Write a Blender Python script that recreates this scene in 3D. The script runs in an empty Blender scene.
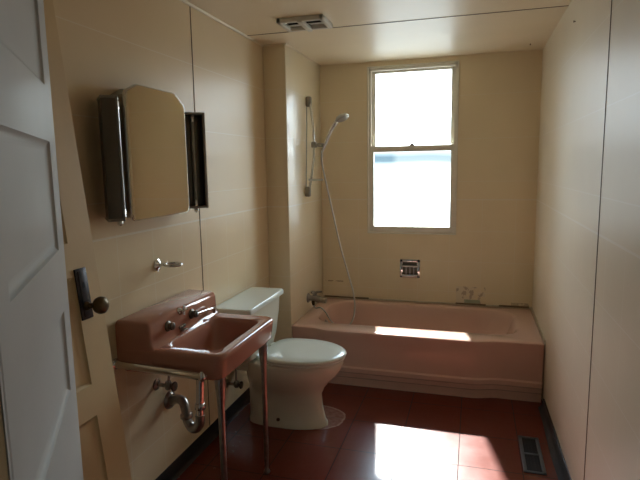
import bpy, bmesh, math, random
from mathutils import Vector, Matrix
random.seed(4)
S = bpy.context.scene
COL = S.collection
PI = math.pi

# ------------------------------------------------------------------ room measures (metres)
XL, XR = -0.1475, 1.52          # left wall, right wall
D = 3.825                       # back wall
YC = 3.075                      # front of the wet wall that carries the shower (its side is x = 0)
H = 2.111                       # ceiling
YF = 0.48                       # inner face of the door wall
WX0, WX1, WZ0, WZ1 = .362, .984, .885, 2.068     # window opening
CAM = Vector((1.1105, 0, 1.3667))

# ------------------------------------------------------------------ materials
def new_mat(name):
    m = bpy.data.materials.new(name); m.use_nodes = True
    nt = m.node_tree; b = nt.nodes['Principled BSDF']
    return m, nt, b

def N(nt, typ, **kw):
    n = nt.nodes.new(typ)
    for k, v in kw.items():
        if k in ('operation', 'blend_type', 'data_type', 'noise_dimensions', 'feature'): setattr(n, k, v)
        else: n.inputs[k].default_value = v
    return n

def math_(nt, op, a, b=None, c=None):
    n = nt.nodes.new('ShaderNodeMath'); n.operation = op
    for i, v in enumerate((a, b, c)):
        if v is None: continue
        if isinstance(v, (int, float)): n.inputs[i].default_value = v
        else: nt.links.new(v, n.inputs[i])
    return n.outputs[0]

def mixc(nt, fac, a, b):
    n = nt.nodes.new('ShaderNodeMix'); n.data_type = 'RGBA'
    ins = (n.inputs[0], n.inputs[6], n.inputs[7])
    for s, v in zip(ins, (fac, a, b)):
        if isinstance(v, (int, float)): s.default_value = v
        elif isinstance(v, tuple): s.default_value = (*v, 1) if len(v) == 3 else v
        else: nt.links.new(v, s)
    return n.outputs[2]

def simple(name, col, rough=.4, metal=0., mottle=.06, scale=12., coat=0., bump=0., spec=.5):
    m, nt, b = new_mat(name)
    tc = nt.nodes.new('ShaderNodeNewGeometry')
    no = N(nt, 'ShaderNodeTexNoise', Scale=scale, Detail=4.)
    nt.links.new(tc.outputs['Position'], no.inputs['Vector'])
    dark = tuple(c*(1-mottle*1.6) for c in col); lite = tuple(min(1, c*(1+mottle)) for c in col)
    nt.links.new(mixc(nt, no.outputs['Fac'], dark, lite), b.inputs['Base Color'])
    b.inputs['Roughness'].default_value = rough; b.inputs['Metallic'].default_value = metal
    b.inputs['Specular IOR Level'].default_value = spec
    if coat: b.inputs['Coat Weight'].default_value = coat; b.inputs['Coat Roughness'].default_value = .08
    if bump:
        bp = N(nt, 'ShaderNodeBump', Strength=bump, Distance=.002)
        n2 = N(nt, 'ShaderNodeTexNoise', Scale=scale*9, Detail=3.)
        nt.links.new(tc.outputs['Position'], n2.inputs['Vector'])
        nt.links.new(n2.outputs['Fac'], bp.inputs['Height']); nt.links.new(bp.outputs[0], b.inputs['Normal'])
    return m

def line(nt, coord, period, phase, width):
    """1 on lines of the given width at phase + k*period"""
    f = math_(nt, 'FRACT', math_(nt, 'DIVIDE', math_(nt, 'SUBTRACT', coord, phase - period*.5), period))
    d = math_(nt, 'MULTIPLY', math_(nt, 'ABSOLUTE', math_(nt, 'SUBTRACT', f, .5)), period)
    return math_(nt, 'LESS_THAN', d, width*.5)

def box_mask(nt, pos, lo, hi):
    out = None
    for s, a, b in zip(pos, lo, hi):
        if a is None: continue
        m = math_(nt, 'MULTIPLY', math_(nt, 'GREATER_THAN', s, a), math_(nt, 'LESS_THAN', s, b))
        out = m if out is None else math_(nt, 'MULTIPLY', out, m)
    return out

WALLC = (.87, .755, .53)
def wall_mat(name, col=WALLC, axis='Y', scored=True, rough=.40, torn=False, spec=.5):
    m, nt, b = new_mat(name)
    g = nt.nodes.new('ShaderNodeNewGeometry'); sp = nt.nodes.new('ShaderNodeSeparateXYZ')
    nt.links.new(g.outputs['Position'], sp.inputs[0])
    x, y, z = sp.outputs; h = y if axis == 'Y' else x
    no = N(nt, 'ShaderNodeTexNoise', Scale=3., Detail=5.)
    nt.links.new(g.outputs['Position'], no.inputs['Vector'])
    c = mixc(nt, no.outputs['Fac'], tuple(v*.93 for v in col), tuple(min(1, v*1.05) for v in col))
    hb = no.outputs['Fac']
    height = None
    if scored:
        up = math_(nt, 'GREATER_THAN', z, 1.135)
        lo = math_(nt, 'SUBTRACT', 1., up)
        l1 = math_(nt, 'MULTIPLY', line(nt, z, .295, 1.255, .004), up)
        l2 = math_(nt, 'MULTIPLY', line(nt, z, .222, 1.125, .004), lo)
        l3 = math_(nt, 'MULTIPLY', line(nt, h, .222, .06, .003), lo)
        cap = math_(nt, 'LESS_THAN', math_(nt, 'ABSOLUTE', math_(nt, 'SUBTRACT', z, 1.128)), .0035)
        any_ = math_(nt, 'MAXIMUM', math_(nt, 'MAXIMUM', l1, l2), l3)
        c = mixc(nt, math_(nt, 'MULTIPLY', any_, .38), c, (.95, .90, .80))
        c = mixc(nt, math_(nt, 'MULTIPLY', cap, .5), c, (.93, .88, .78))
        height = math_(nt, 'SUBTRACT', 1., any_)
    if torn:   # torn paint and stains low on the back wall, beside the tub
        n1 = N(nt, 'ShaderNodeTexNoise', Scale=38., Detail=3.); nt.links.new(g.outputs['Position'], n1.inputs['Vector'])
        n2 = N(nt, 'ShaderNodeTexNoise', Scale=16., Detail=2.); nt.links.new(g.outputs['Position'], n2.inputs['Vector'])
        a = box_mask(nt, (x, z), (1.003, .372), (1.205, .50))
        edge = math_(nt, 'GREATER_THAN', math_(nt, 'ADD', math_(nt, 'MULTIPLY', n2.outputs['Fac'], .36),
                     math_(nt, 'MULTIPLY', math_(nt, 'SUBTRACT', 1.30, x), .35)), .225)
        a = math_(nt, 'MULTIPLY', a, edge)
        c = mixc(nt, math_(nt, 'MULTIPLY', a, .75), c, (.83, .74, .58))
        sp1 = math_(nt, 'MULTIPLY', math_(nt, 'GREATER_THAN', n1.outputs['Fac'], .57), a)
        c = mixc(nt, math_(nt, 'MULTIPLY', sp1, .6), c, (.42, .30, .19))
        gr = math_(nt, 'MULTIPLY', box_mask(nt, (x, z), (1.06, .372), (1.17, .405)), math_(nt, 'GREATER_THAN', n1.outputs['Fac'], .40))
        c = mixc(nt, math_(nt, 'MULTIPLY', gr, .85), c, (.38, .45, .31))
        st = math_(nt, 'MULTIPLY', box_mask(nt, (x, z), (.02, .492), (.16, .502)), math_(nt, 'GREATER_THAN', n1.outputs['Fac'], .42))
        c = mixc(nt, math_(nt, 'MULTIPLY', st, .7), c, (.40, .27, .14))
        st = math_(nt, 'MULTIPLY', box_mask(nt, (x, z), (1.38, .372), (1.5, .40)), math_(nt, 'GREATER_THAN', n1.outputs['Fac'], .45))
        c = mixc(nt, math_(nt, 'MULTIPLY', st, .6), c, (.45, .36, .22))
    nt.links.new(c, b.inputs['Base Color'])
    b.inputs['Roughness'].default_value = rough; b.inputs['Specular IOR Level'].default_value = spec
    bp = N(nt, 'ShaderNodeBump', Strength=.25, Distance=.004)
    n3 = N(nt, 'ShaderNodeTexNoise', Scale=5., Detail=3.); nt.links.new(g.outputs['Position'], n3.inputs['Vector'])
    hh = math_(nt, 'MULTIPLY', n3.outputs['Fac'], .9)
    if height is not None: hh = math_(nt, 'ADD', hh, math_(nt, 'MULTIPLY', height, .25))
    nt.links.new(hh, bp.inputs['Height']); nt.links.new(bp.outputs[0], b.inputs['Normal'])
    return m

def floor_mat():
    m, nt, b = new_mat('red_floor_tile')
    g = nt.nodes.new('ShaderNodeNewGeometry'); sp = nt.nodes.new('ShaderNodeSeparateXYZ')
    nt.links.new(g.outputs['Position'], sp.inputs[0]); x, y, z = sp.outputs
    n1 = N(nt, 'ShaderNodeTexNoise', Scale=7., Detail=6.); nt.links.new(g.outputs['Position'], n1.inputs['Vector'])
    n2 = N(nt, 'ShaderNodeTexNoise', Scale=45., Detail=4.); nt.links.new(g.outputs['Position'], n2.inputs['Vector'])
    c = mixc(nt, n1.outputs['Fac'], (.125, .022, .012), (.165, .033, .020))
    c = mixc(nt, math_(nt, 'MULTIPLY', n2.outputs['Fac'], .22), c, (.20, .06, .042))
    gl = math_(nt, 'MAXIMUM', line(nt, x, .28, .51, .0042), line(nt, y, .30, 2.32, .0042))
    c = mixc(nt, math_(nt, 'MULTIPLY', gl, .9), c, (.022, .012, .010))
    # pale residue ring round the toilet foot, left by an older, larger base
    dx = math_(nt, 'DIVIDE', math_(nt, 'SUBTRACT', math_(nt, 'ADD', x, math_(nt, 'MULTIPLY', n1.outputs['Fac'], .05)), .33), .16); dy = math_(nt, 'DIVIDE', math_(nt, 'SUBTRACT', y, 2.61), .14)
    r = math_(nt, 'SQRT', math_(nt, 'ADD', math_(nt, 'MULTIPLY', dx, dx), math_(nt, 'MULTIPLY', dy, dy)))
    inside = math_(nt, 'LESS_THAN', r, 1.)
    rim = math_(nt, 'MULTIPLY', inside, math_(nt, 'GREATER_THAN', r, .93))
    right = math_(nt, 'GREATER_THAN', math_(nt, 'ADD', x, math_(nt, 'MULTIPLY', y, .2)), .80)
    c = mixc(nt, math_(nt, 'MULTIPLY', math_(nt, 'MULTIPLY', inside, right), math_(nt, 'MULTIPLY', n2.outputs['Fac'], .55)), c, (.55, .42, .36))
    c = mixc(nt, math_(nt, 'MULTIPLY', math_(nt, 'MULTIPLY', math_(nt, 'MULTIPLY', rim, right), n2.outputs['Fac']), .6), c, (.62, .52, .45))
    # dusty scuffs along the left wall
    du = math_(nt, 'MULTIPLY', box_mask(nt, (x, y), (-.14, 1.5), (.02, 2.45)), math_(nt, 'GREATER_THAN', n2.outputs['Fac'], .67))
    c = mixc(nt, math_(nt, 'MULTIPLY', du, .25), c, (.4, .33, .28))
    nt.links.new(c, b.inputs['Base Color'])
    rr = math_(nt, 'ADD', math_(nt, 'MULTIPLY', n1.outputs['Fac'], .10), .17)
    rr = math_(nt, 'ADD', rr, math_(nt, 'MULTIPLY', gl, .15))
    nt.links.new(rr, b.inputs['Roughness']); nt.links.new(math_(nt, 'MULTIPLY_ADD', gl, -.48, .5), b.inputs['Specular IOR Level'])
    bp = N(nt, 'ShaderNodeBump', Strength=.35, Distance=.003)
    nt.links.new(math_(nt, 'ADD', math_(nt, 'MULTIPLY', n1.outputs['Fac'], .12), math_(nt, 'MULTIPLY', math_(nt, 'SUBTRACT', 1., gl), .0)), bp.inputs['Height'])
    nt.links.new(bp.outputs[0], b.inputs['Normal'])
    return m

def glass_mat():
    m, nt, b = new_mat('window_glass'); nt.nodes.remove(b)
    tr = N(nt, 'ShaderNodeBsdfTransparent'); tr.inputs[0].default_value = (.95, .975, .98, 1)
    gl = N(nt, 'ShaderNodeBsdfGlossy'); gl.inputs['Roughness'].default_value = .02
    mx = nt.nodes.new('ShaderNodeMixShader'); fr = N(nt, 'ShaderNodeFresnel', IOR=1.45)
    nt.links.new(fr.outputs[0], mx.inputs[0]); nt.links.new(tr.outputs[0], mx.inputs[1]); nt.links.new(gl.outputs[0], mx.inputs[2])
    nt.links.new(mx.outputs[0], nt.nodes['Material Output'].inputs[0])
    return m

M = dict(
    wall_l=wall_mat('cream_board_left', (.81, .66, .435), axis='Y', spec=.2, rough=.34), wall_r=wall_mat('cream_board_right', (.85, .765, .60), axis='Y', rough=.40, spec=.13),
    wall_b=wall_mat('cream_board_back', (.91, .79, .56), axis='X', torn=True), wall_w=wall_mat('cream_board_wet_wall', axis='Y', rough=.30, spec=.8),
    plain=wall_mat('cream_paint', scored=False), ceil=wall_mat('cream_ceiling', (.87, .755, .55), scored=False, rough=.40, spec=.38),
    floor=floor_mat(),
    seam=simple('brown_seam', (.16, .10, .06), .6), bead=simple('cream_bead', (.82, .72, .54), .4),
    caulk=simple('pale_caulk', (.72, .64, .50), .6, mottle=.15, scale=40), caulk_d=simple('stained_caulk', (.28, .20, .12), .7, mottle=.3, scale=60),
    rubber=simple('black_rubber', (.018, .018, .020), .45, mottle=.2), rubber_g=simple('dusty_rubber', (.055, .055, .058), .55, mottle=.3, scale=25),
    winframe=simple('window_paint', (.86, .83, .72), .4), glass=glass_mat(),
    door_w=simple('white_door_paint', (.57, .59, .58), .5, mottle=.05, scale=5, bump=.12, spec=.2),
    door_y=simple('yellowed_door_paint', (.74, .575, .33), .45, mottle=.06, scale=5, bump=.12),
    black_iron=simple('dark_bronze', (.05, .042, .045), .38, .7, mottle=.3, scale=60), brass=simple('tarnished_brass', (.13, .095, .055), .38, .9, mottle=.3, scale=60),
    chrome=simple('chrome', (.72, .72, .72), .12, 1., mottle=.05, scale=40), chrome_d=simple('tarnished_and_shaded_chrome', (.40, .38, .36), .28, 1., mottle=.3, scale=50),
    steel=simple('brushed_steel', (.33, .31, .27), .32, 1., mottle=.1, scale=30), darkmetal=simple('dark_metal', (.15, .135, .11), .34, .85),
    mirror=simple('mirror_silver', (.86, .86, .82), .012, 1., mottle=.0), tube=simple('ribbed_glass_tube', (.30, .31, .25), .32, .0, mottle=.1, coat=.5),
    pink=simple('pink_enamel', (.77, .52, .425), .14, mottle=.03, scale=6, coat=.3), pink_s=simple('pink_china', (.49, .22, .155), .10, mottle=.03, scale=6, coat=.4),
    china=simple('offwhite_china', (.74, .74, .62), .12, mottle=.03, coat=.3), seat=simple('white_plastic', (.76, .80, .72), .18, mottle=.02),
    rust=simple('rust_stain', (.12, .055, .025), .8, mottle=.3, scale=50),
    white_pl=simple('aged_white_plastic', (.70, .68, .60), .35), void=simple('black_void', (.008, .008, .009), .8),
    register=simple('register_paint', (.11, .12, .135), .4, .3, mottle=.2, scale=40),
    clear_pl=simple('clear_grey_plastic', (.62, .63, .60), .25),
)

# ------------------------------------------------------------------ mesh helpers
class MB:
    def __init__(s): s.bm = bmesh.new()
    def box(s, a, b, bev=0., seg=2, mat=None):
        lo = [min(p, q) for p, q in zip(a, b)]; hi = [max(p, q) for p, q in zip(a, b)]
        c = [(p+q)/2 for p, q in zip(lo, hi)]; d = [q-p for p, q in zip(lo, hi)]
        r = bmesh.ops.create_cube(s.bm, size=1., matrix=Matrix.Translation(c) @ Matrix.Diagonal((*d, 1)))
        vs = r['verts']
        if bev:
            es = list({e for v in vs for e in v.link_edges})
            r = bmesh.ops.bevel(s.bm, geom=es, offset=min(bev, min(d)*.49), segments=seg, affect='EDGES', profile=.5)
            vs = list({v for f in r['faces'] for v in f.verts} | {v for v in vs if v.is_valid})
        if mat is not None: bmesh.ops.transform(s.bm, matrix=mat, verts=vs)
        return vs
    def loft(s, rings, cap0=True, cap1=True, closed=True):
        R = [[s.bm.verts.new(p) for p in ring] for ring in rings]
        n = len(R[0])
        for a, b in zip(R, R[1:]):
            for i in range(n if closed else n-1):
                j = (i+1) % n
                s.bm.faces.new((a[i], a[j], b[j], b[i]))
        if cap0: s.bm.faces.new(list(reversed(R[0])))
        if cap1: s.bm.faces.new(R[-1])
        return [v for r in R for v in r]
    def tube(s, path, r, n=12, caps=True):
        P = [Vector(p) for p in path]; rs = r if isinstance(r, (list, tuple)) else [r]*len(P)
        T = []
        for i in range(len(P)):
            t = (P[min(i+1, len(P)-1)] - P[max(i-1, 0)]).normalized(); T.append(t)
        ref = Vector((0, 0, 1)) if abs(T[0].z) < .9 else Vector((1, 0, 0))
        u = T[0].cross(ref).normalized(); rings = []
        for i, (p, t) in enumerate(zip(P, T)):
            u = (u - t*u.dot(t)).normalized(); w = t.cross(u)
            rings.append([p + (u*math.cos(2*PI*k/n) + w*math.sin(2*PI*k/n))*rs[i] for k in range(n)])
        return s.loft(rings, caps, caps)
    def lathe(s, prof, org, axis=(0, 0, 1), n=28):
        """prof: (radius, along) pairs"""
        q = Vector((0, 0, 1)).rotation_difference(Vector(axis).normalized()); o = Vector(org)
        rings = [[o + q @ Vector((max(r, 1e-4)*math.cos(2*PI*k/n), max(r, 1e-4)*math.sin(2*PI*k/n), h)) for k in range(n)] for r, h in prof]
        return s.loft(rings, True, True)
    def prism(s, poly, f, a, b):
        """poly: 2D outline; f(u, v, w) -> point, extruded from w=a to w=b"""
        return s.loft([[f(u, v, a) for u, v in poly], [f(u, v, b) for u, v in poly]])
    def torus(s, org, R, r, axis=(0, 0, 1), n=32, k=10, sx=1., sy=1.):
        q = Vector((0, 0, 1)).rotation_difference(Vector(axis).normalized()); o = Vector(org)
        rings = []
        for i in range(n+1):
            a = 2*PI*i/n
            c = Vector((R*sx*math.cos(a), R*sy*math.sin(a), 0)); e = c.normalized()
            rings.append([o + q @ (c + e*r*math.cos(2*PI*j/k) + Vector((0, 0, r*math.sin(2*PI*j/k)))) for j in range(k)])
        return s.loft(rings, False, False)
    def build(s, name, mat, parent=None, smooth=True, ang=38):
        bmesh.ops.remove_doubles(s.bm, verts=s.bm.verts, dist=1e-6)
        bmesh.ops.recalc_face_normals(s.bm, faces=s.bm.faces)
        off = Vector((0, 0, 0)); p = parent
        while p is not None: off += p.location; p = p.parent
        for v in s.bm.verts: v.co -= off
        me = bpy.data.meshes.new(name); s.bm.to_mesh(me); s.bm.free()
        me.materials.append(mat if not isinstance(mat, str) else M[mat])
        if smooth:
            me.polygons.foreach_set('use_smooth', [True]*len(me.polygons)); me.set_sharp_from_angle(angle=math.radians(ang))
        o = bpy.data.objects.new(name, me); COL.objects.link(o)
        if parent is not None: o.parent = parent
        return o

def bez(pts, n=10):
    """Catmull-Rom through the points"""
    P = [Vector(p) for p in pts]; P = [P[0]*2-P[1]] + P + [P[-1]*2-P[-2]]; out = []
    for i in range(1, len(P)-2):
        for k in range(n):
            t = k/n
            out.append(.5*((2*P[i]) + (P[i+1]-P[i-1])*t + (2*P[i-1]-5*P[i]+4*P[i+1]-P[i+2])*t*t + (3*P[i]-P[i-1]-3*P[i+1]+P[i+2])*t**3))
    return out + [P[-2]]

def rrect(cx, cy, hx, hy, r, s=10, c=6, e=None):
    """rounded rectangle outline, counter-clockwise from the middle of nothing: s points per side, c per corner"""
    r = min(r, hx*.999, hy*.999); out = []
    X = (cx-hx+r, cx+hx-r); Y = (cy-hy+r, cy+hy-r)
    sides = [((X[0], cy-hy), (X[1], cy-hy)), ((cx+hx, Y[0]), (cx+hx, Y[1])), ((X[1], cy+hy), (X[0], cy+hy)), ((cx-hx, Y[1]), (cx-hx, Y[0]))]
    cor = [(X[1], Y[0], -PI/2), (X[1], Y[1], 0), (X[0], Y[1], PI/2), (X[0], Y[0], PI)]
    for (a, b), (x, y, t0) in zip(sides, cor):
        for i in range(s+1):
            t = i/s; out.append((a[0]+(b[0]-a[0])*t, a[1]+(b[1]-a[1])*t))
        for i in range(1, c):
            t = t0 + PI/2*i/c; out.append((x+r*math.cos(t), y+r*math.sin(t)))
    return out

def tag(o, label, cat, group=None):
    o['label'] = label; o['category'] = cat
    if group: o['group'] = group
    return o
def thing(name, label, cat, loc=(0, 0, 0), group=None):
    o = bpy.data.objects.new(name, None); o.empty_display_size = .05; COL.objects.link(o); o.location = loc
    return tag(o, label, cat, group)
def struct(o, label=None, cat=None):
    o['kind'] = 'structure'
    if label: o['label'] = label
    if cat: o['category'] = cat
    return o
def dup(root, delta, label):
    r = root.copy(); COL.objects.link(r); r.location = root.location + Vector(delta); r['label'] = label
    for ch in list(root.children):
        c = ch.copy(); COL.objects.link(c); c.parent = r
        for g in list(ch.children):
            d = g.copy(); COL.objects.link(d); d.parent = c
    return r

# ------------------------------------------------------------------ the room shell
m = MB(); m.box((-.9, -1.6, -.08), (2.4, D+.14, 0)); struct(m.build('floor', 'floor', smooth=False), 'glossy dark red square tile floor', 'floor')
m = MB(); m.box((XL-.12, YF-.1, H), (XR+.12, D+.14, H+.08)); struct(m.build('ceiling', 'ceil', smooth=False), 'glossy cream ceiling over the whole bathroom', 'ceiling')
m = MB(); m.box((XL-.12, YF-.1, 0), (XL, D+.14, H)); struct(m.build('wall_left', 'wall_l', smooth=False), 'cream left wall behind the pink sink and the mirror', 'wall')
m = MB(); m.box((XR, YF-.1, 0), (XR+.12, D+.14, H)); struct(m.build('wall_right', 'wall_r', smooth=False), 'bare cream board wall along the right side', 'wall')
m = MB(); m.box((XL, YC, 0), (0, D, H), .008); struct(m.build('wall_wet', 'wall_w'), 'narrow boxed wall carrying the shower rail, left of the tub', 'wall')
m = MB()
m.box((XL, D, 0), (WX0, D+.14, H)); m.box((WX1, D, 0), (XR, D+.14, H)); m.box((WX0, D, 0), (WX1, D+.14, WZ0)); m.box((WX0, D, WZ1), (WX1, D+.14, H))
struct(m.build('wall_back', 'wall_b', smooth=False), 'cream back wall holding the window above the tub', 'wall')
HX0, HX1 = .548, 1.36      # doorway towards the camera
m = MB()
m.box((XL, YF-.1, 0), (HX0, YF, H)); m.box((HX1, YF-.1, 0), (XR, YF, H)); m.box((HX0, YF-.1, 2.02), (HX1, YF, H))
struct(m.build('wall_front', 'plain', smooth=False), 'cream wall around the doorway', 'wall')
# the hall behind the camera
m = MB(); m.box((-.9, -1.6, 0), (-.8, YF-.1, H)); struct(m.build('wall_hall_left', 'plain', smooth=False))
m = MB(); m.box((2.3, -1.6, 0), (2.4, YF-.1, H)); struct(m.build('wall_hall_right', 'plain', smooth=False))
m = MB(); m.box((-.8, -1.6, 0), (2.3, -1.5, H)); struct(m.build('wall_hall_back', 'plain', smooth=False))
m = MB(); m.box((-.9, -1.6, H), (2.4, YF-.1, H+.08)); struct(m.build('ceiling_hall', 'ceil', smooth=False))
m = MB(); m.box((-.8, YF-.1, 0), (XL-.12, YF-.05, H)); m.box((XR+.12, YF-.1, 0), (2.3, YF-.05, H)); struct(m.build('wall_hall_front', 'plain', smooth=False))

# joints between the boards, ceiling beads
m = MB(); m.box((XL, 2.224, .075), (XL+.0018, 2.2295, H-.01)); struct(m.build('trim_1', 'seam', smooth=False), 'brown vertical board joint in the left wall', 'trim')
m = MB(); m.box((XR-.0018, 1.9515, .09), (XR, 1.9565, H)); struct(m.build('trim_2', 'seam', smooth=False), 'brown vertical board joint in the right wall', 'trim')
m = MB(); m.box((XL, 2.834, H-.002), (XR, 2.8385, H)); struct(m.build('trim_3', 'seam', smooth=False), 'brown board joint running across the ceiling', 'trim')
m = MB(); m.tube([(XL+.002, YF, H-.002), (XL+.002, YC, H-.002)], .009, 8)
m.tube([(XL, YC-.002, H-.002), (0, YC-.002, H-.002)], .006, 8); m.tube([(.002, YC, H-.002), (.002, D, H-.002)], .006, 8)
struct(m.build('trim_4', 'bead'), 'slim cream bead along the top of the left wall', 'trim')
m = MB(); m.tube([(0, D-.003, .371), (XR, D-.003, .371)], .006, 8); m.tube([(XR-.003, D, .371), (XR-.003, YC+.02, .371)], .006, 8)
struct(m.build('trim_5', 'caulk'), 'pale caulk bead where the tub meets the walls', 'trim')
m = MB()
for a, b in ((.01, .36), (1.0, 1.21), (1.30, 1.5)): m.box((a, D-.010, .369), (b, D, .380), .002)
struct(m.build('trim_6', 'caulk_d'), 'dark stained remnants of caulk along the tub back', 'trim')
# black cove bases
prof = [(0, 0), (.016, 0), (.013, .004), (.006, .012), (.004, .02), (.004, .074), (.002, .078), (0, .078)]
m = MB(); m.prism(prof, lambda u, v, w: (XL+u, w, v), YF, YC); struct(m.build('baseboard_left', 'rubber'), 'black rubber cove base along the left wall', 'baseboard')
rings = []
for i in range(46):
    y = YF + (3.03-YF)*i/45
    off = .010 + .007*math.sin(y*6.1+.8)*math.sin(y*2.3) if y > 1.2 else .008
    top = .088 + .010*math.sin(y*4.+.6) - (.035*max(0, (y-2.6)/.43) if y > 2.6 else 0)
    rings.append([(XR-u, y, v) for u, v in ((0, 0), (off+.020, 0), (off+.017, .004), (off+.006, .014), (off, .024), (off*.8, top), (off*.8-.003, top+.002), (0, top))])
m = MB(); m.loft(rings); struct(m.build('baseboard_right', 'rubber_g'), 'grey-black cove base coming loose along the right wall', 'baseboard')

# ------------------------------------------------------------------ window
win = struct(thing('window_1', 'double-hung window with two white panes above the tub', 'window', ((WX0+WX1)/2, D, WZ0)))
m = MB()
t, pr = .010, .007
m.box((WX0-t, D-pr, WZ0-t), (WX0, D+.002, WZ1+t), .002); m.box((WX1, D-pr, WZ0-t), (WX1+t, D+.002, WZ1+t), .002)
m.box((WX0-t, D-pr, WZ1), (WX1+t, D+.002, WZ1+t), .002); m.box((WX0-t, D-pr-.004, WZ0-t), (WX1+t, D+.002, WZ0), .003)
m.build('window_trim', 'winframe', win)
m = MB(); j = .016
m.box((WX0, D+.002, WZ0), (WX0+j, D+.13, WZ1)); m.box((WX1-j, D+.002, WZ0), (WX1, D+.13, WZ1))
m.box((WX0, D+.002, WZ1-.02), (WX1, D+.13, WZ1)); m.box((WX0, D+.04, WZ0), (WX1, D+.135, WZ0+.02))
m.build('window_jamb', 'winframe', win)
def sash(name, x0, x1, z0, z1, y0, st, bot, top):
    m = MB(); y1 = y0+.032
    m.box((x0, y0, z0), (x0+st, y1, z1), .003); m.box((x1-st, y0, z0), (x1, y1, z1), .003)
    m.box((x0+st-.002, y0, z0), (x1-st+.002, y1, z0+bot), .003); m.box((x0+st-.002, y0, z1-top), (x1-st+.002, y1, z1), .003)
    f = m.build(name, 'winframe', win)
    m = MB(); m.box((x0+st-.004, y0+.013, z0+bot-.004), (x1-st+.004, y0+.017, z1-top+.004)); m.build('pane', 'glass', f, smooth=False)
    return f
sash('lower_sash', WX0+.003, WX1-.003, WZ0+.002, 1.514, D+.004, .033, .042, .042)
sash('upper_sash', WX0+.016, WX1-.016, 1.474, WZ1-.004, D+.042, .027, .036, .030)
m = MB(); m.box((.655, D-.004, 1.514), (.695, D+.022, 1.522), .002); m.lathe([(.012, 0), (.012, .008), (.007, .012)], (.675, D+.010, 1.522)); m.box((.668, D-.014, 1.524), (.682, D+.012, 1.532), .002)
m.build('sash_lock', 'chrome_d', win)

# ------------------------------------------------------------------ panelled doors
def panel_door(mb, W, Ht, T, cells, f, bevel=.016, depth=.010):
    """W wide, Ht high, T thick; cells = (u0, u1, v0, v1) recessed panels; f maps (u, v, w) to the world"""
    us = sorted({0, W} | {c[0] for c in cells} | {c[1] for c in cells}); vs = sorted({0, Ht} | {c[2] for c in cells} | {c[3] for c in cells})
    inside = lambda u, v: any(a < u < b and c < v < d for a, b, c, d in cells)
    bm = mb.bm; cache = {}
    def V(u, v, w):
        k = (round(u, 5), round(v, 5), round(w, 5))
        if k not in cache: cache[k] = bm.verts.new(f(u, v, w))
        return cache[k]
    for side, w in ((1, 0), (-1, -T)):
        for u0, u1 in zip(us, us[1:]):
            for v0, v1 in zip(vs, vs[1:]):
                if not inside((u0+u1)/2, (v0+v1)/2): bm.faces.new([V(u0, v0, w), V(u1, v0, w), V(u1, v1, w), V(u0, v1, w)])
        for a, b, c, d in cells:
            loops = []
            for ins, dp in ((0, 0), (.003, .004), (bevel*.7, depth*.85), (bevel, depth), (bevel+.006, depth)):
                ww = w - side*dp
                loops.append([V(a+ins, c+ins, ww), V(b-ins, c+ins, ww), V(b-ins, d-ins, ww), V(a+ins, d-ins, ww)])
            for p, q in zip(loops, loops[1:]):
                for i in range(4): bm.faces.new([p[i], p[(i+1) % 4], q[(i+1) % 4], q[i]])
            bm.faces.new(loops[-1])
    for i in range(len(us)-1):
        for v in (0, Ht): bm.faces.new([V(us[i], v, 0), V(us[i+1], v, 0), V(us[i+1], v, -T), V(us[i], v, -T)])
    for i in range(len(vs)-1):
        for u in (0, W): bm.faces.new([V(u, vs[i], 0), V(u, vs[i+1], 0), V(u, vs[i+1], -T), V(u, vs[i], -T)])

# white door, hinged on the doorway's left side and swung into the room
a = math.radians(35.9); dd = Vector((-math.sin(a), math.cos(a), 0)); nn = Vector((math.cos(a), math.sin(a), 0))
E0 = Vector((.145, 1.04, .012)); DW = .69; hinge = E0 - dd*DW
fd = lambda u, v, w: hinge + dd*u + nn*w + Vector((0, 0, v))
rows = [(.12, .29), (.36, .56), (.838, 1.033), (1.176, 1.422), (1.545, 1.86)]
door = struct(thing('door_1', 'white panelled door standing open at the far left edge', 'door', hinge))
m = MB(); panel_door(m, DW, 1.985, .035, [(.09, DW-.092, lo, hi) for lo, hi in rows], fd)
m.build('door_leaf', 'door_w', door)
m = MB(); mt = Matrix.Translation(hinge) @ Matrix(((dd.x, nn.x, 0, 0), (dd.y, nn.y, 0, 0), (0, 0, 1, 0), (0, 0, 0, 1)))
m.box((DW, -.030, .715), (DW+.012, -.004, .768), .003, mat=mt)
m.build('latch_bolt', 'black_iron', door)
for z in (.25, 1.72):
    m = MB(); m.tube([fd(-.004, z, .004), fd(-.004, z+.09, .004)], .006, 10); m.build('door_hinge', 'chrome_d', door)
# frame of the doorway
m = MB(); m.box((HX0-.06, YF, 0), (HX0-.004, YF+.014, 2.07), .004); m.box((HX1, YF, 0), (HX1+.06, YF+.014, 2.07), .004); m.box((HX0-.06, YF, 2.02), (HX1+.06, YF+.014, 2.08), .004)
struct(m.build('trim_7', 'door_w'), 'white casing around the doorway', 'trim')

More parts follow.
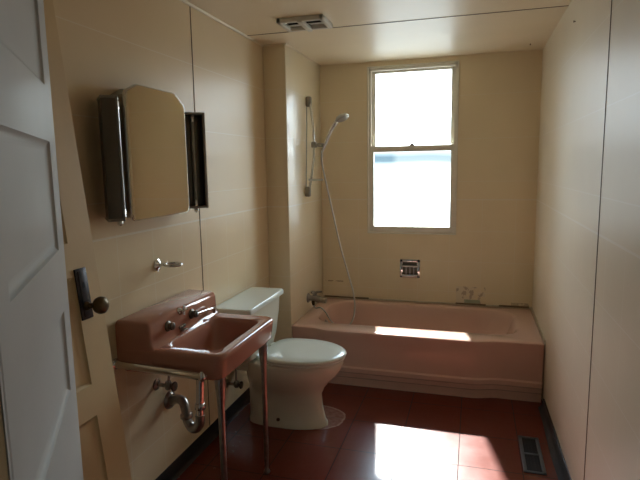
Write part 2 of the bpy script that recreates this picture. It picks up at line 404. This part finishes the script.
# cream door taken off its hinges and leaned on the left wall
LD = thing('panel_door', 'yellowed cream panelled door leaning on the left wall behind the white door', 'door', (0, 1.0, 0))
sa = .105; ca = math.sqrt(1-sa*sa); nv = Vector((ca, 0, sa)); vv = Vector((-sa, 0, ca)); base = Vector((.0915, 1.347, .030*sa+.0005))
fl = lambda u, v, w: base + Vector((0, -u, 0)) + vv*v + nv*w
m = MB(); panel_door(m, .70, 1.975, .030, [(.102, .598, lo, hi) for lo, hi in ((.12, .29), (.37, .632), (.728, 1.06), (1.16, 1.42), (1.52, 1.84))], fl)
m.build('door_leaf', 'door_y', LD)
R3 = Matrix((( nv.x, 0, vv.x, 0), (0, 1, 0, 0), (nv.z, 0, vv.z, 0), (0, 0, 0, 1)))      # local x = out of the door, z = up the door
def on_leaf(y, v): p = fl(1.347-y, v, 0); return Matrix.Translation(p) @ R3
mt = on_leaf(1.271, 1.003)
m = MB(); m.box((0, -.024, -.078), (.005, .024, .078), .004, mat=mt); m.box((.004, -.014, -.070), (.007, .014, .070), .003, mat=mt)
pl = m.build('lock_plate', 'black_iron', LD); 
m = MB(); m.box((.0065, -.004, .018), (.0075, .004, .036), mat=mt); m.build('keyhole', 'void', pl)
q = mt @ Vector((.006, 0, -.038)); ax = nv
m = MB(); m.lathe([(.014, 0), (.013, .006), (.009, .010), (.008, .026), (.013, .032), (.023, .040), (.0265, .050), (.025, .060), (.018, .067), (.008, .070), (.001, .0705)], q, ax, 24)
m.build('door_knob', 'brass', LD)

# ------------------------------------------------------------------ bathtub
def bulge(x): 
    s = lambda t: max(0., min(1., t))**2*(3-2*max(0., min(1., t)))
    return .034*s((x-.14)/.12)*s((1.27-x)/.14)
X0, X1, Y0, Y1, TH = .002, 1.512, YC-.010, D-.002, .364
def tub_ring(z, front, r=.004, ins=0.):
    pts = rrect((X0+X1)/2, (Y0+Y1)/2, (X1-X0)/2-ins, (Y1-Y0)/2-ins, r, 44, 6)
    out = []
    for x, y in pts:
        k = max(0, 1-(y-Y0)/.06)
        out.append((x, y - (front+bulge(x)-.012)*k if k > 0 else y, z))
    return out
def in_ring(z, x0, x1, y0, y1, r): return [(x, y, z) for x, y in rrect((x0+x1)/2, (y0+y1)/2, (x1-x0)/2, (y1-y0)/2, r, 44, 6)]
bt = thing('bathtub', 'pink built-in bathtub under the window with a stepped apron', 'bathtub', ((X0+X1)/2, (Y0+Y1)/2, 0))
rings = [tub_ring(0, -.022), tub_ring(.050, -.022), tub_ring(.060, -.008), tub_ring(.086, -.008), tub_ring(.096, .004), tub_ring(.122, .004), tub_ring(.130, -.008), tub_ring(.25, -.006),
         tub_ring(.325, .002), tub_ring(.345, .010), tub_ring(.357, .010), tub_ring(.3625, .006, ins=.003), tub_ring(TH, -.002, ins=.010)]
ix0, ix1, iy0, iy1 = .105, 1.405, YC+.098, D-.066
for dz, s, r in ((0, 0, .16), (-.003, .006, .16), (-.012, .012, .16), (-.05, .020, .17), (-.14, .035, .17), (-.23, .055, .17), (-.275, .075, .16), (-.297, .11, .13), (-.305, .16, .10)):
    rings.append(in_ring(TH+dz, ix0+s*.8, ix1-s*2.1, iy0+s, iy1-s, r))
m = MB(); m.loft(rings, False, True); m.build('tub_shell', 'pink', bt, ang=40)
m = MB(); m.lathe([(.028, 0), (.028, .003), (.018, .004), (.018, .001)], (.33, (iy0+iy1)/2, .0592)); m.build('drain', 'chrome_d', bt)
m = MB(); m.lathe([(.034, 0), (.033, .006), (.02, .010), (.001, .011)], (.128, 3.44, .27), (1, 0, .12)); m.build('overflow_plate', 'chrome_d', bt)

# bath mixer on the wet wall
tf = thing('tub_faucet', 'chrome bath mixer on the shower wall above the tub corner', 'faucet', (0, 3.43, .45))
m = MB(); m.lathe([(.034, 0), (.034, .004), (.028, .010), (.020, .014), (.020, .02)], (.0, 3.43, .455), (1, 0, 0)); m.build('wall_flange', 'chrome_d', tf)
m = MB(); m.tube(bez([(.012, 3.43, .455), (.05, 3.425, .456), (.085, 3.42, .452), (.125, 3.415, .447)], 6), [.019]*8+[.024]*5+[.020]*6, 16)
m.lathe([(.020, 0), (.021, .010), (.017, .016)], (.125, 3.415, .447), (.98, -.1, -.05)); m.build('spout', 'chrome_d', tf)
m = MB(); m.lathe([(.012, 0), (.015, .008), (.016, .022), (.012, .030), (.002, .032)], (.05, 3.43, .470)); m.tube([(.045, 3.43, .492), (.075, 3.425, .503), (.105, 3.42, .507)], [.009, .008, .006], 10)
m.lathe([(.008, 0), (.016, .004), (.018, .014), (.010, .022)], (.03, 3.455, .478), (0, .3, 1)); m.build('mixer_lever', 'chrome_d', tf)
m = MB(); m.tube([(.038, 3.43, .447), (.038, 3.43, .425), (.040, 3.43, .405)], [.011, .012, .009], 12); m.build('hose_outlet', 'brass', tf)

# slide rail, hand shower, hose, soap dish
ra, rb = Vector((.012, 3.478, 1.812)), Vector((.012, 3.425, 1.205))
sr = thing('shower_rail', 'chrome shower slide rail fixed upright on the narrow tub wall', 'shower rail', (0, 3.44, 1.18))
def rp(z): t = (z-rb.z)/(ra.z-rb.z); return rb+(ra-rb)*t+Vector((.014+.038*math.sin(PI*max(0, min(1, t))), -.01-.018*math.sin(PI*max(0, min(1, t))), 0))
m = MB(); m.tube([rp(rb.z+(ra.z-rb.z)*k/20) for k in range(21)], .0075, 14); m.build('rail_bar', 'chrome', sr)
m = MB(); m.tube([(.0035, ra.y, ra.z), (.0035, rb.y, rb.z)], .0035, 8); m.build('wall_strip', 'clear_pl', sr)
for p in (ra, rb):
    m = MB(); m.box((-.0005, p.y-.022, p.z-.034), (.036, p.y+.012, p.z+.034), .009, 3); m.build('rail_bracket', 'steel', sr)
p = rp(1.520)
m = MB(); m.box((p.x-.016, p.y-.016, p.z-.020), (p.x+.020, p.y+.016, p.z+.020), .008, 3); m.tube([(p.x+.015, p.y, p.z), (p.x+.066, p.y-.004, p.z-.004)], [.011, .014], 14); m.build('slider', 'steel', sr)
p2 = rp(1.285)
m = MB(); m.box((p2.x-.014, p2.y-.016, p2.z-.007), (p2.x+.085, p2.y+.016, p2.z+.007), .006, 2); m.build('soap_shelf', 'clear_pl', sr)
hs = thing('hand_shower', 'grey hand shower head clipped on the slide rail', 'shower head', (.11, p.y, 1.50))
h0 = Vector((p.x+.058, p.y-.004, 1.478)); h1 = Vector((.185, p.y-.004, 1.610)); h2 = Vector((.228, p.y-.004, 1.672))
m = MB(); m.tube(bez([h0, (h0+h1)/2, h1, h2, Vector((.255, h2.y, 1.692))], 5), [.010]*6+[.011]*7+[.013]*4+[.016]*4, 14); m.build('handle', 'chrome', hs)
ax = Vector((.42, -.20, -.88)).normalized()
m = MB(); m.lathe([(.002, -.016), (.022, -.015), (.040, -.006), (.047, .004), (.047, .010), (.043, .013)], Vector((.262, h2.y, 1.694)), ax, 28); hd = m.build('head', 'clear_pl', hs)
m = MB(); m.lathe([(.041, .0), (.041, .003), (.034, .004), (.001, .004)], Vector((.262, h2.y, 1.694))+ax*.012, ax, 28); m.build('spray_face', 'steel', hd)
m = MB(); hose = bez([h0+Vector((-.002, 0, .004)), (.126, 3.40, 1.40), (.150, 3.40, 1.28), (.195, 3.405, 1.07), (.243, 3.41, .845), (.300, 3.42, .63), (.334, 3.43, .48), (.330, 3.435, .34), (.285, 3.435, .265), (.220, 3.43, .255), (.168, 3.425, .30), (.128, 3.425, .362), (.092, 3.425, .392), (.058, 3.428, .386), (.040, 3.43, .404)], 14)
m.tube(hose, [.0052 + (.0005 if i % 2 else 0) for i in range(len(hose))], 10)
tag(m.build('shower_hose', 'clear_pl'), 'long pale shower hose looping down into the tub', 'hose')

# recessed chrome soap dish on the back wall
sd = thing('soap_dish', 'square chrome recessed soap dish below the window', 'soap dish', (.669, D, .615))
m = MB(); x0, x1, z0, z1, w = .595, .743, .549, .686, .022
for q in (((x0, D-.006, z0), (x0+w, D, z1)), ((x1-w, D-.006, z0), (x1, D, z1)), ((x0, D-.006, z1-w), (x1, D, z1)), ((x0, D-.006, z0), (x1, D, z0+w*.7))): m.box(*q, .003)
m.build('frame', 'chrome', sd)
m = MB(); m.box((x0+w, D-.002, z0+w*.7), (x1-w, D-.0005, z1-w)); rc = m.build('recess', 'darkmetal', sd, smooth=False)
m = MB(); m.tube([(x0+.018, D-.006, z1-.045), (x0+.02, D-.026, z1-.048), (x1-.02, D-.026, z1-.048), (x1-.018, D-.006, z1-.045)], .007, 10); m.build('grab_bar', 'chrome', sd)
m = MB(); m.box((x0+.018, D-.030, z0+.010), (x1-.018, D-.004, z0+.020), .004); m.box((x0+.018, D-.033, z0+.010), (x1-.018, D-.027, z0+.030), .003); m.build('tray', 'chrome', sd)
m = MB()
for k in range(3): m.box((.637+k*.028, D-.006, z0+.02), (.645+k*.028, D-.0022, z0+.080), .001)
m.build('rib', 'chrome_d', rc)

# ------------------------------------------------------------------ toilet
TY = 2.535
to = thing('toilet', 'off-white toilet with closed lid between the pink sink and tub', 'toilet', (.12, TY, 0))
def egg(z, x0, x1, hy, nose=.56, pw=2.0, n=48):
    xc = x0+(x1-x0)*(1-nose); out = []
    for i in range(n):
        a = 2*PI*i/n; c, s = math.cos(a), math.sin(a)
        if c >= 0: x = xc+(x1-xc)*c; y = hy*s
        else:
            e = 2/(pw+.8); x = xc-(xc-x0)*abs(c)**e; y = hy*math.copysign(abs(s)**e, s)
        out.append((x, TY+y, z))
    return out
m = MB()
m.loft([egg(0, -.05, .388, .098, .5, 2.6), egg(.018, -.05, .387, .098, .5, 2.6), egg(.034, -.048, .376, .090, .5, 2.4), egg(.11, -.05, .360, .084, .5, 2.3), egg(.175, -.05, .356, .090, .5, 2.2),
        egg(.212, -.05, .374, .113, .52), egg(.250, -.05, .405, .140), egg(.29, -.05, .445, .163), egg(.325, -.04, .466, .175), egg(.352, -.04, .474, .179), egg(.366, -.035, .472, .178), egg(.371, -.03, .466, .172)])
m.box((-.125, TY-.115, .30), (.10, TY+.115, .378), .02, 3)
m.build('bowl', 'china', to, ang=60)
m = MB(); m.loft([egg(.373, .065, .480, .180, pw=2.4), egg(.380, .062, .484, .184, pw=2.4), egg(.386, .065, .480, .180, pw=2.4)]); m.build('seat_ring', 'seat', to)
m = MB(); m.loft([egg(.389, .060, .486, .185, pw=2.6), egg(.393, .056, .490, .189, pw=2.6), egg(.401, .057, .489, .188, pw=2.6), egg(.407, .066, .478, .178, pw=2.6), egg(.410, .12, .42, .12, pw=2.4), egg(.411, .20, .34, .05)]); m.build('lid', 'seat', to, ang=60)
for s in (-1, 1):
    m = MB(); m.box((.040, TY+s*.075-.022, .378), (.085, TY+s*.075+.022, .402), .008, 3); m.build('seat_hinge', 'seat', to)
def trect(z, x0, x1, hy, r): return [(x, y, z) for x, y in rrect((x0+x1)/2, TY, (x1-x0)/2, hy, r, 6, 6)]
m = MB(); m.loft([trect(.372, -.110, .015, .160, .03), trect(.384, -.122, .030, .176, .035), trect(.44, -.128, .040, .196, .035), trect(.56, -.132, .048, .222, .03), trect(.648, -.133, .052, .228, .03)]); m.build('tank', 'china', to)
m = MB(); m.loft([trect(.645, -.138, .060, .240, .022), trect(.650, -.142, .068, .248, .024), trect(.668, -.142, .068, .248, .024), trect(.675, -.138, .063, .243, .022), trect(.677, -.12, .045, .225, .02)]); m.build('tank_lid', 'seat', to)
m = MB(); m.lathe([(.009, 0), (.009, .008), (.005, .014), (.001, .015)], (.140, TY-.090, .042), (0, -1, .5), 16); m.build('bolt', 'rust', to)

def shutoff(loc, label, up, group):
    v = thing('shutoff_valve', label, 'valve', loc, group); x, y, z = loc
    m = MB(); m.lathe([(.024, 0), (.022, .005), (.009, .009)], (x, y, z), (1, 0, 0), 20); m.build('wall_flange', 'chrome_d', v)
    m = MB(); m.tube([(x+.004, y, z), (x+.060, y, z)], .008, 12); m.lathe([(.013, -.014), (.015, -.006), (.015, .010), (.011, .020)], (x+.058, y, z)); m.build('body', 'chrome_d', v)
    m = MB(); m.tube([(x+.060, y, z), (x+.084, y, z)], .005, 10); m.lathe([(.004, .0), (.019, .002), (.021, .006), (.019, .010), (.004, .012)], (x+.080, y, z), (1, 0, 0), 20); m.build('handle', 'darkmetal', v)
    m = MB(); m.tube(bez(up, 8), .0052, 10); m.build('supply_tube', 'chrome_d', v)
    return v
shutoff((XL, 2.43, .22), 'small shutoff valve on the wall beside the toilet tank', [(XL+.058, 2.43, .235), (XL+.058, 2.43, .29), (XL+.062, 2.42, .34), (XL+.070, 2.412, .376)], 'shutoff valves')

# ------------------------------------------------------------------ pink wall-hung basin on chrome legs
BX1, BY0, BY1, BZ = .288, 1.567, 2.078, .722
bs = thing('washbasin', 'pink wall basin with raised back on two chrome legs', 'sink', (.07, 1.822, 0))
S_, C_ = 14, 6
def br(z, x0, x1, y0, y1, r): return [(x, y, z) for x, y in rrect((x0+x1)/2, (y0+y1)/2, (x1-x0)/2, (y1-y0)/2, r, S_, C_)]
xb = XL+.002
def skew(ring, r0=0): return ring
rings = [br(.560, .09, .175, 1.76, 1.885, .03), br(.563, .075, .185, 1.745, 1.90, .05), br(.577, .045, .212, 1.685, 1.96, .065), br(.602, .02, .237, 1.64, 2.005, .06), br(.628, .004, .252, 1.612, 2.030, .05), br(.632, -.01, .258, 1.60, 2.04, .05), br(.626, xb+.004, BX1-.022, BY0+.014, BY1-.014, .03), br(.634, xb, BX1-.010, BY0+.006, BY1-.006, .035),
         br(.700, xb, BX1-.002, BY0+.001, BY1-.001, .04), br(.712, xb, BX1, BY0, BY1, .042), br(.719, xb, BX1-.003, BY0+.003, BY1-.003, .040), br(.7225, xb+.004, BX1-.010, BY0+.010, BY1-.010, .036),
         br(.720, xb+.03, BX1-.024, BY0+.028, BY1-.028, .03)]
inn = [(.7185, .016, .246, 1.622, 2.022, .045), (.714, .020, .243, 1.627, 2.018, .045), (.700, .026, .238, 1.633, 2.012, .045), (.65, .034, .230, 1.645, 2.0, .05), (.605, .045, .218, 1.665, 1.98, .06), (.588, .065, .20, 1.695, 1.95, .06), (.580, .10, .165, 1.76, 1.885, .032)]
rings += [br(z, a, b, c, d, r) for z, a, b, c, d, r in inn]
m = MB(); m.loft(rings, True, True)
# raised back with ledge
prof = [(xb, .655), (xb, .812), (xb+.006, .8215), (xb+.015, .825), (-.022, .822), (-.010, .8185), (-.003, .812), (.000, .803), (.002, .76), (.004, .738), (.008, .726), (.016, .7195), (.016, .70), (0, .655)]
ends = []
for y, k in ((BY0+.001, .006), (BY0+.004, .002), (BY0+.010, 0), (BY1-.010, 0), (BY1-.004, .002), (BY1-.001, .006)):
    ends.append([(min(max(x, xb), x - (k if x > -.03 else 0)), y, z - (k if z > .8 else 0)) for x, z in prof])
m.loft(ends)
m.build('basin', 'pink_s', bs, ang=45)
m = MB(); m.lathe([(.022, 0), (.022, .003), (.014, .004), (.012, .001)], (.132, 1.822, .5805)); m.build('drain', 'chrome_d', bs)
# fittings on the raised back
for y, mt_ in ((1.682, 'darkmetal'), (1.856, 'darkmetal')):
    m = MB(); m.lathe([(.021, 0), (.020, .006), (.013, .010), (.012, .016), (.015, .019), (.015, .026), (.006, .029)], (.000, y, .777), (1, 0, .05), 20)
    m.build('faucet_handle', mt_, bs)
m = MB(); m.lathe([(.015, 0), (.014, .006), (.008, .010), (.008, .022)], (-.004, 1.776, .808), (1, 0, .3), 18)
m.tube([(.018, 1.754, .815), (.018, 1.798, .815)], .005, 8); m.tube([(.018, 1.776, .797), (.018, 1.776, .834)], .005, 8); m.build('cross_handle', 'chrome', bs)
m = MB(); m.tube(bez([(.024, 1.862, .777), (.024, 1.90, .774), (.024, 1.955, .769), (.024, 2.0, .763)], 6), [.0048]*12+[.006]*7, 12); m.lathe([(.009, 0), (.011, .010), (.011, .026), (.008, .030)], (.024, 2.004, .772), (0, .1, -1), 16)
m.build('swing_spout', 'chrome', bs)
m = MB(); m.box((.004, 1.752, .742), (.013, 1.794, .756), .004); m.box((.007, 1.756, .733), (.024, 1.790, .739), .003); ov = m.build('overflow', 'chrome_d', bs)
m = MB(); m.box((.0132, 1.757, .744), (.0138, 1.789, .754)); m.build('overflow_slot', 'void', ov)
# legs and side bar
for y in (1.632, 2.036):
    m = MB(); m.lathe([(.013, 0), (.015, .004), (.014, .012), (.0085, .022), (.0095, .04), (.0125, .46), (.0135, .50), (.015, .52), (.019, .575), (.021, .612), (.021, .640)], (.240, y, 0), (0, 0, 1), 24)
    m.build('leg', 'chrome_d', bs)  # darker chrome puts the dark floor's reflection into the leg colour
m = MB(); m.tube([(XL+.003, 1.556, .660), (.212, 1.556, .648)], .0150, 14); m.lathe([(.022, 0), (.020, .006), (.012, .010)], (XL+.001, 1.556, .660), (1, 0, 0), 20)
m.tube([(.205, 1.556, .648), (.225, 1.60, .640), (.236, 1.622, .636)], .008, 10); m.lathe([(.004, -.018), (.013, -.010), (.015, 0), (.012, .012), (.004, .020)], (.212, 1.553, .648), (0, 0, 1), 18); m.build('side_bar', 'chrome', bs)
# waste trap
tr = thing('sink_trap', 'dark chrome waste trap bending from the pink sink to the wall', 'pipe', (.055, 1.80, .31))
m = MB(); m.tube([(.060, 1.805, .566), (.058, 1.80, .47), (.055, 1.795, .37)], [.0165]*3, 18); m.lathe([(.020, 0), (.023, .004), (.023, .022), (.020, .026)], (.057, 1.797, .395), (0, 0, 1), 8); m.build('tailpiece', 'chrome', tr)
m = MB(); pth = bez([(.055, 1.795, .372), (.052, 1.795, .335), (.030, 1.800, .306), (.002, 1.808, .306), (-.020, 1.815, .335), (-.028, 1.822, .372), (-.050, 1.838, .398), (-.085, 1.856, .396), (-.118, 1.872, .380), (XL+.002, 1.886, .372)], 7); m.tube(pth, .0195, 18)
m.lathe([(.023, 0), (.026, .004), (.026, .020), (.023, .024)], (-.021, 1.816, .335), (-.1, .1, 1), 8); m.build('trap_bend', 'chrome_d', tr)
m = MB(); m.lathe([(.040, 0), (.038, .008), (.028, .016), (.022, .018)], (XL, 1.886, .372), (1, -.1, .1), 28); m.build('wall_flange', 'chrome_d', tr)
shutoff((XL, 1.80, .478), 'dark shutoff valve under the sink, left of the waste trap', [(XL+.058, 1.80, .492), (XL+.065, 1.80, .53), (XL+.085, 1.79, .57), (XL+.09, 1.785, .632)], 'shutoff valves')
shutoff((XL, 1.985, .478), 'dark shutoff valve under the sink, right of the waste trap', [(XL+.058, 1.985, .492), (XL+.065, 1.985, .53), (XL+.085, 1.985, .57), (XL+.09, 1.98, .632)], 'shutoff valves')

# chrome holder on the wall above the basin
th = thing('tumbler_holder', 'small chrome ring holder on the wall above the sink', 'holder', (XL, 1.857, .976))
m = MB(); m.lathe([(.026, -.002), (.026, 0), (.025, .005), (.016, .010), (.009, .014)], (XL, 1.857, .976), (1, 0, 0), 24); m.build('wall_flange', 'chrome', th)
m = MB(); m.tube([(XL+.008, 1.857, .976), (XL+.030, 1.857, .980), (XL+.042, 1.857, .981)], [.008, .006, .005], 12); m.torus((XL+.076, 1.858, .981), .034, .0062, sx=1., sy=.9); m.build('ring', 'chrome', th)

# ------------------------------------------------------------------ mirror cabinet with folded side lights
mc = thing('mirror_cabinet', 'clipped-corner mirror cabinet with dark side lights above the sink', 'mirror', (XL, 1.82, 1.18))
my0, my1, mz0, mz1, mx = 1.612, 2.012, 1.183, 1.678, -.076
def outline(i): 
    a, b, c, d = my0+i, my1-i, mz0+i, mz1-i
    return [(a+.018, c), (b-.018, c), (b-.005, c+.006), (b, c+.02), (b, d-.054), (b-.004, d-.042), (b-.066, d-.003), (b-.080, d), (a+.074, d), (a+.060, d-.004), (a+.006, d-.030), (a, d-.042), (a, c+.02), (a+.005, c+.006)]
F_ = lambda u, v, w: (w, u, v)
m = MB(); m.prism(outline(.012), F_, XL+.0005, mx-.004); m.build('cabinet_body', 'steel', mc, smooth=False)
m = MB(); m.loft([[F_(u, v, w) for u, v in outline(i)] for i, w in ((0, mx-.005), (0, mx), (.0015, mx+.002), (.006, mx+.002))], True, True); fr = m.build('mirror_frame', 'chrome', mc)
m = MB(); m.prism(outline(.0055), F_, mx+.0005, mx+.0030); m.build('mirror_glass', 'mirror', mc, smooth=False)
def wing(y, sgn, W, Dp, tr_, fwd):
    """trough open towards the middle of the room, hinged beside the mirror; sgn -1 left, +1 right"""
    a = math.radians(44); ex = Vector((math.sin(a), sgn*math.cos(a), 0)); ez = Vector((0, 0, 1)); eo = Vector((math.cos(a), -sgn*math.sin(a), 0))   # width, up, opening
    o = Vector((-.100, y, 1.196)); Hh = .418
    mt = Matrix.Translation(o) @ Matrix(((ex.x, eo.x, 0, 0), (ex.y, eo.y, 0, 0), (0, 0, 1, 0), (0, 0, 0, 1)))
    m = MB(); m.box((0, -Dp, 0), (W, -Dp+.004, Hh), .0015, mat=mt); m.box((0, -Dp, 0), (.004, 0, Hh), .0015, mat=mt); m.box((W-.004, -Dp, 0), (W, 0, Hh), .0015, mat=mt)
    w = m.build('side_light', 'darkmetal', mc)
    m = MB()
    for z in (0, Hh-.010): m.box((-.002, -Dp-.002, z), (W+.002, .003, z+.010), .003, mat=mt)
    m.box((-.003, -.004, 0), (.009, .004, Hh), .002, mat=mt); m.box((W-.009, -.004, 0), (W+.003, .004, Hh), .002, mat=mt)
    m.build('light_rim', 'steel', w)
    m = MB(); c = mt @ Vector((W*.5, -Dp*.45+fwd, .03)); m.tube([c, c+Vector((0, 0, Hh-.06))], tr_, 20)
    m.build('glass_tube', 'tube', w)
    for z in (.012, Hh-.040):
        m = MB(); c = mt @ Vector((W*.5, -Dp*.45+fwd, z)); m.lathe([(tr_+.002, 0), (tr_+.002, .024), (tr_-.001, .028)], c, (0, 0, 1), 16); m.build('end_cap', 'chrome', w)
    m = MB(); c = mt @ Vector((W*.5, -Dp*.45+fwd, -.008)); m.lathe([(.003, -.012), (.010, -.006), (.010, .006), (.006, .009)], c, (0, 0, 1), 14); m.build('finial', 'chrome', w)
wing(1.583, -1, .098, .050, .021, .014); wing(2.036, 1, .094, .036, .008, -.006)

# ------------------------------------------------------------------ floor register, ceiling vent, nails
fr = thing('floor_register', 'dark metal floor register set in the tiles by the right wall', 'vent', (1.402, 2.50, 0))
x0, x1, y0, y1 = 1.354, 1.450, 2.335, 2.665
m = MB(); b = .016
for q in (((x0, y0, 0), (x0+b, y1, .005)), ((x1-b, y0, 0), (x1, y1, .005)), ((x0, y0, 0), (x1, y0+b, .005)), ((x0, y1-b, 0), (x1, y1, .005)), ((x0, (y0+y1)/2-.006, 0), (x1, (y0+y1)/2+.006, .0045))): m.box(*q, .0015)
m.build('frame', 'register', fr)
m = MB(); m.box((x0+b, y0+b, .0002), (x1-b, y1-b, .0008)); m.build('duct_opening', 'void', fr, smooth=False)
m = MB()
for i in range(4):
    x = x0+b+.010+i*.0147
    for a_, b_ in ((y0+b, (y0+y1)/2-.006), ((y0+y1)/2+.006, y1-b)): m.box((x-.0008, a_, .0008), (x+.0008, b_, .0022))
m.build('louvres', 'void', fr, smooth=False)

cv = thing('ceiling_vent', 'small white two-slot vent on the ceiling near the left wall', 'vent', (.262, 2.667, H))
x0, x1, y0, y1, z0 = .137, .382, 2.572, 2.762, H-.024
m = MB(); b = .024
for q in (((x0, y0, z0), (x0+b, y1, H)), ((x1-b, y0, z0), (x1, y1, H)), ((x0, y0, z0), (x1, y0+b, H)), ((x0, y1-b, z0), (x1, y1, H))): m.box(*q, .005)
m.build('frame', 'white_pl', cv)
m = MB(); m.box(((x0+x1)/2-.014, y0, z0-.006), ((x0+x1)/2+.014, y1, z0+.012), .004); m.build('centre_bar', 'white_pl', cv)
m = MB(); m.box((x0+b, y0+b, H-.003), (x1-b, y1-b, H-.001)); m.build('duct_opening', 'void', cv, smooth=False)
for xx in ((x0+b, (x0+x1)/2-.014), ((x0+x1)/2+.014, x1-b)):
    m = MB(); A_ = Matrix.Translation((0, y0+.098, H-.012)) @ Matrix.Rotation(math.radians(9), 4, 'X')
    m.box((xx[0], 0, -.002), (xx[1], .072, .001), .0008, mat=A_); m.build('louvre', 'white_pl', cv)
for p, ax, lab in (((1.425, 3.62, H), (0, 0, -1), 'dark nail in the ceiling near the back right corner'),
                   ((XR, 2.62, 1.985), (-1, 0, 0), 'dark nail head high on the right wall'),
                   ((XL, 1.395, 1.525), (1, 0, 0), 'dark nail head in the left wall beside the mirror cabinet')):
    m = MB(); m.lathe([(.002, -.004), (.002, .006), (.005, .0062), (.005, .008), (.001, .0085)], p, ax, 12); tag(m.build('nail', 'rust'), lab, 'nail', 'nails')

# ------------------------------------------------------------------ light
SKY = 8.0
w = bpy.data.worlds.new('sky'); S.world = w; w.use_nodes = True; nt = w.node_tree
bg = nt.nodes['Background']; tc = nt.nodes.new('ShaderNodeTexCoord'); sp = nt.nodes.new('ShaderNodeSeparateXYZ')
nt.links.new(tc.outputs['Generated'], sp.inputs[0])
no = N(nt, 'ShaderNodeTexNoise', Scale=3.2, Detail=3.); nt.links.new(tc.outputs['Generated'], no.inputs['Vector'])
zz = math_(nt, 'ADD', sp.outputs[2], math_(nt, 'MULTIPLY', math_(nt, 'SUBTRACT', no.outputs['Fac'], .5), .03))
# elevation (sin) mapped 0..1 from -1..1
stops = [(0., (.20, .20, .195)), (.40, (.25, .255, .25)), (.490, (.28, .29, .29)), (.5035, (.026, .036, .042)), (.511, (.021, .031, .038)), (.520, (.5, .52, .53)), (.56, (.95, .97, 1.)), (.574, (1., 1., 1.)), (.590, (.066, .074, .078)), (.61, (.8, .85, .9)), (.70, (.9, .95, 1.)), (1., (.45, .68, 1.))]
def ramp(stops):
    cr = nt.nodes.new('ShaderNodeValToRGB'); e = cr.color_ramp.elements
    e[0].position = 0; e[0].color = (*stops[0][1], 1); e[1].position = 1; e[1].color = (*stops[-1][1], 1)
    for p, c in stops[1:-1]: x = e.new(p); x.color = (*c, 1)
    nt.links.new(math_(nt, 'MULTIPLY_ADD', zz, .5, .5), cr.inputs[0]); return cr.outputs[0]
haze = [(p, (c if not .50 < p < .515 else (c[0]*2.0, c[1]*1.65, c[2]*1.45))) for p, c in stops]
side = nt.nodes.new('ShaderNodeMapRange'); side.inputs[1].default_value = -.150; side.inputs[2].default_value = -.138; nt.links.new(sp.outputs[0], side.inputs[0])
sky_col = mixc(nt, side.outputs[0], ramp(stops), ramp(haze))
mt_ = nt.nodes.new('ShaderNodeMix'); mt_.data_type = 'RGBA'; mt_.blend_type = 'MULTIPLY'; mt_.inputs[0].default_value = 1; mt_.inputs[7].default_value = (.92, 1., 1.04, 1)
nt.links.new(sky_col, mt_.inputs[6]); nt.links.new(mt_.outputs[2], bg.inputs[0]); bg.inputs[1].default_value = SKY
s = bpy.data.lights.new('sun', 'SUN'); s.energy = 13; s.angle = math.radians(1.6); s.color = (1, .97, .92)
so = bpy.data.objects.new('sun', s); COL.objects.link(so); so.rotation_euler = Vector((.2, -1, -.85)).to_track_quat('-Z', 'Y').to_euler(); so.location = (0, 8, 6)
pl = bpy.data.lights.new('window_portal', 'AREA'); pl.shape = 'RECTANGLE'; pl.size = WX1-WX0; pl.size_y = WZ1-WZ0; pl.cycles.is_portal = True
po = bpy.data.objects.new('window_portal', pl); COL.objects.link(po); po.location = ((WX0+WX1)/2, D+.15, (WZ0+WZ1)/2); po.rotation_euler = (math.radians(-90), 0, 0)

# ------------------------------------------------------------------ camera
R2 = Vector((0.95937612, 0.28169737, -0.0156219)); U2 = Vector((-0.02385341, 0.13616142, 0.99039946)); B2 = Vector((0.28112002, -0.94979296, 0.13734946))
cam = bpy.data.cameras.new('camera'); cam.sensor_width = 36; cam.lens = 521.6068/640*36; cam.clip_start = .02
co = bpy.data.objects.new('camera', cam); COL.objects.link(co)
co.matrix_world = Matrix(((R2.x, U2.x, B2.x, CAM.x), (R2.y, U2.y, B2.y, CAM.y), (R2.z, U2.z, B2.z, CAM.z), (0, 0, 0, 1)))
S.camera = co
S.view_settings.view_transform = 'Standard'; S.view_settings.look = 'None'; S.view_settings.gamma = 1; S.view_settings.use_curve_mapping = False
S.view_settings.exposure = 1.15
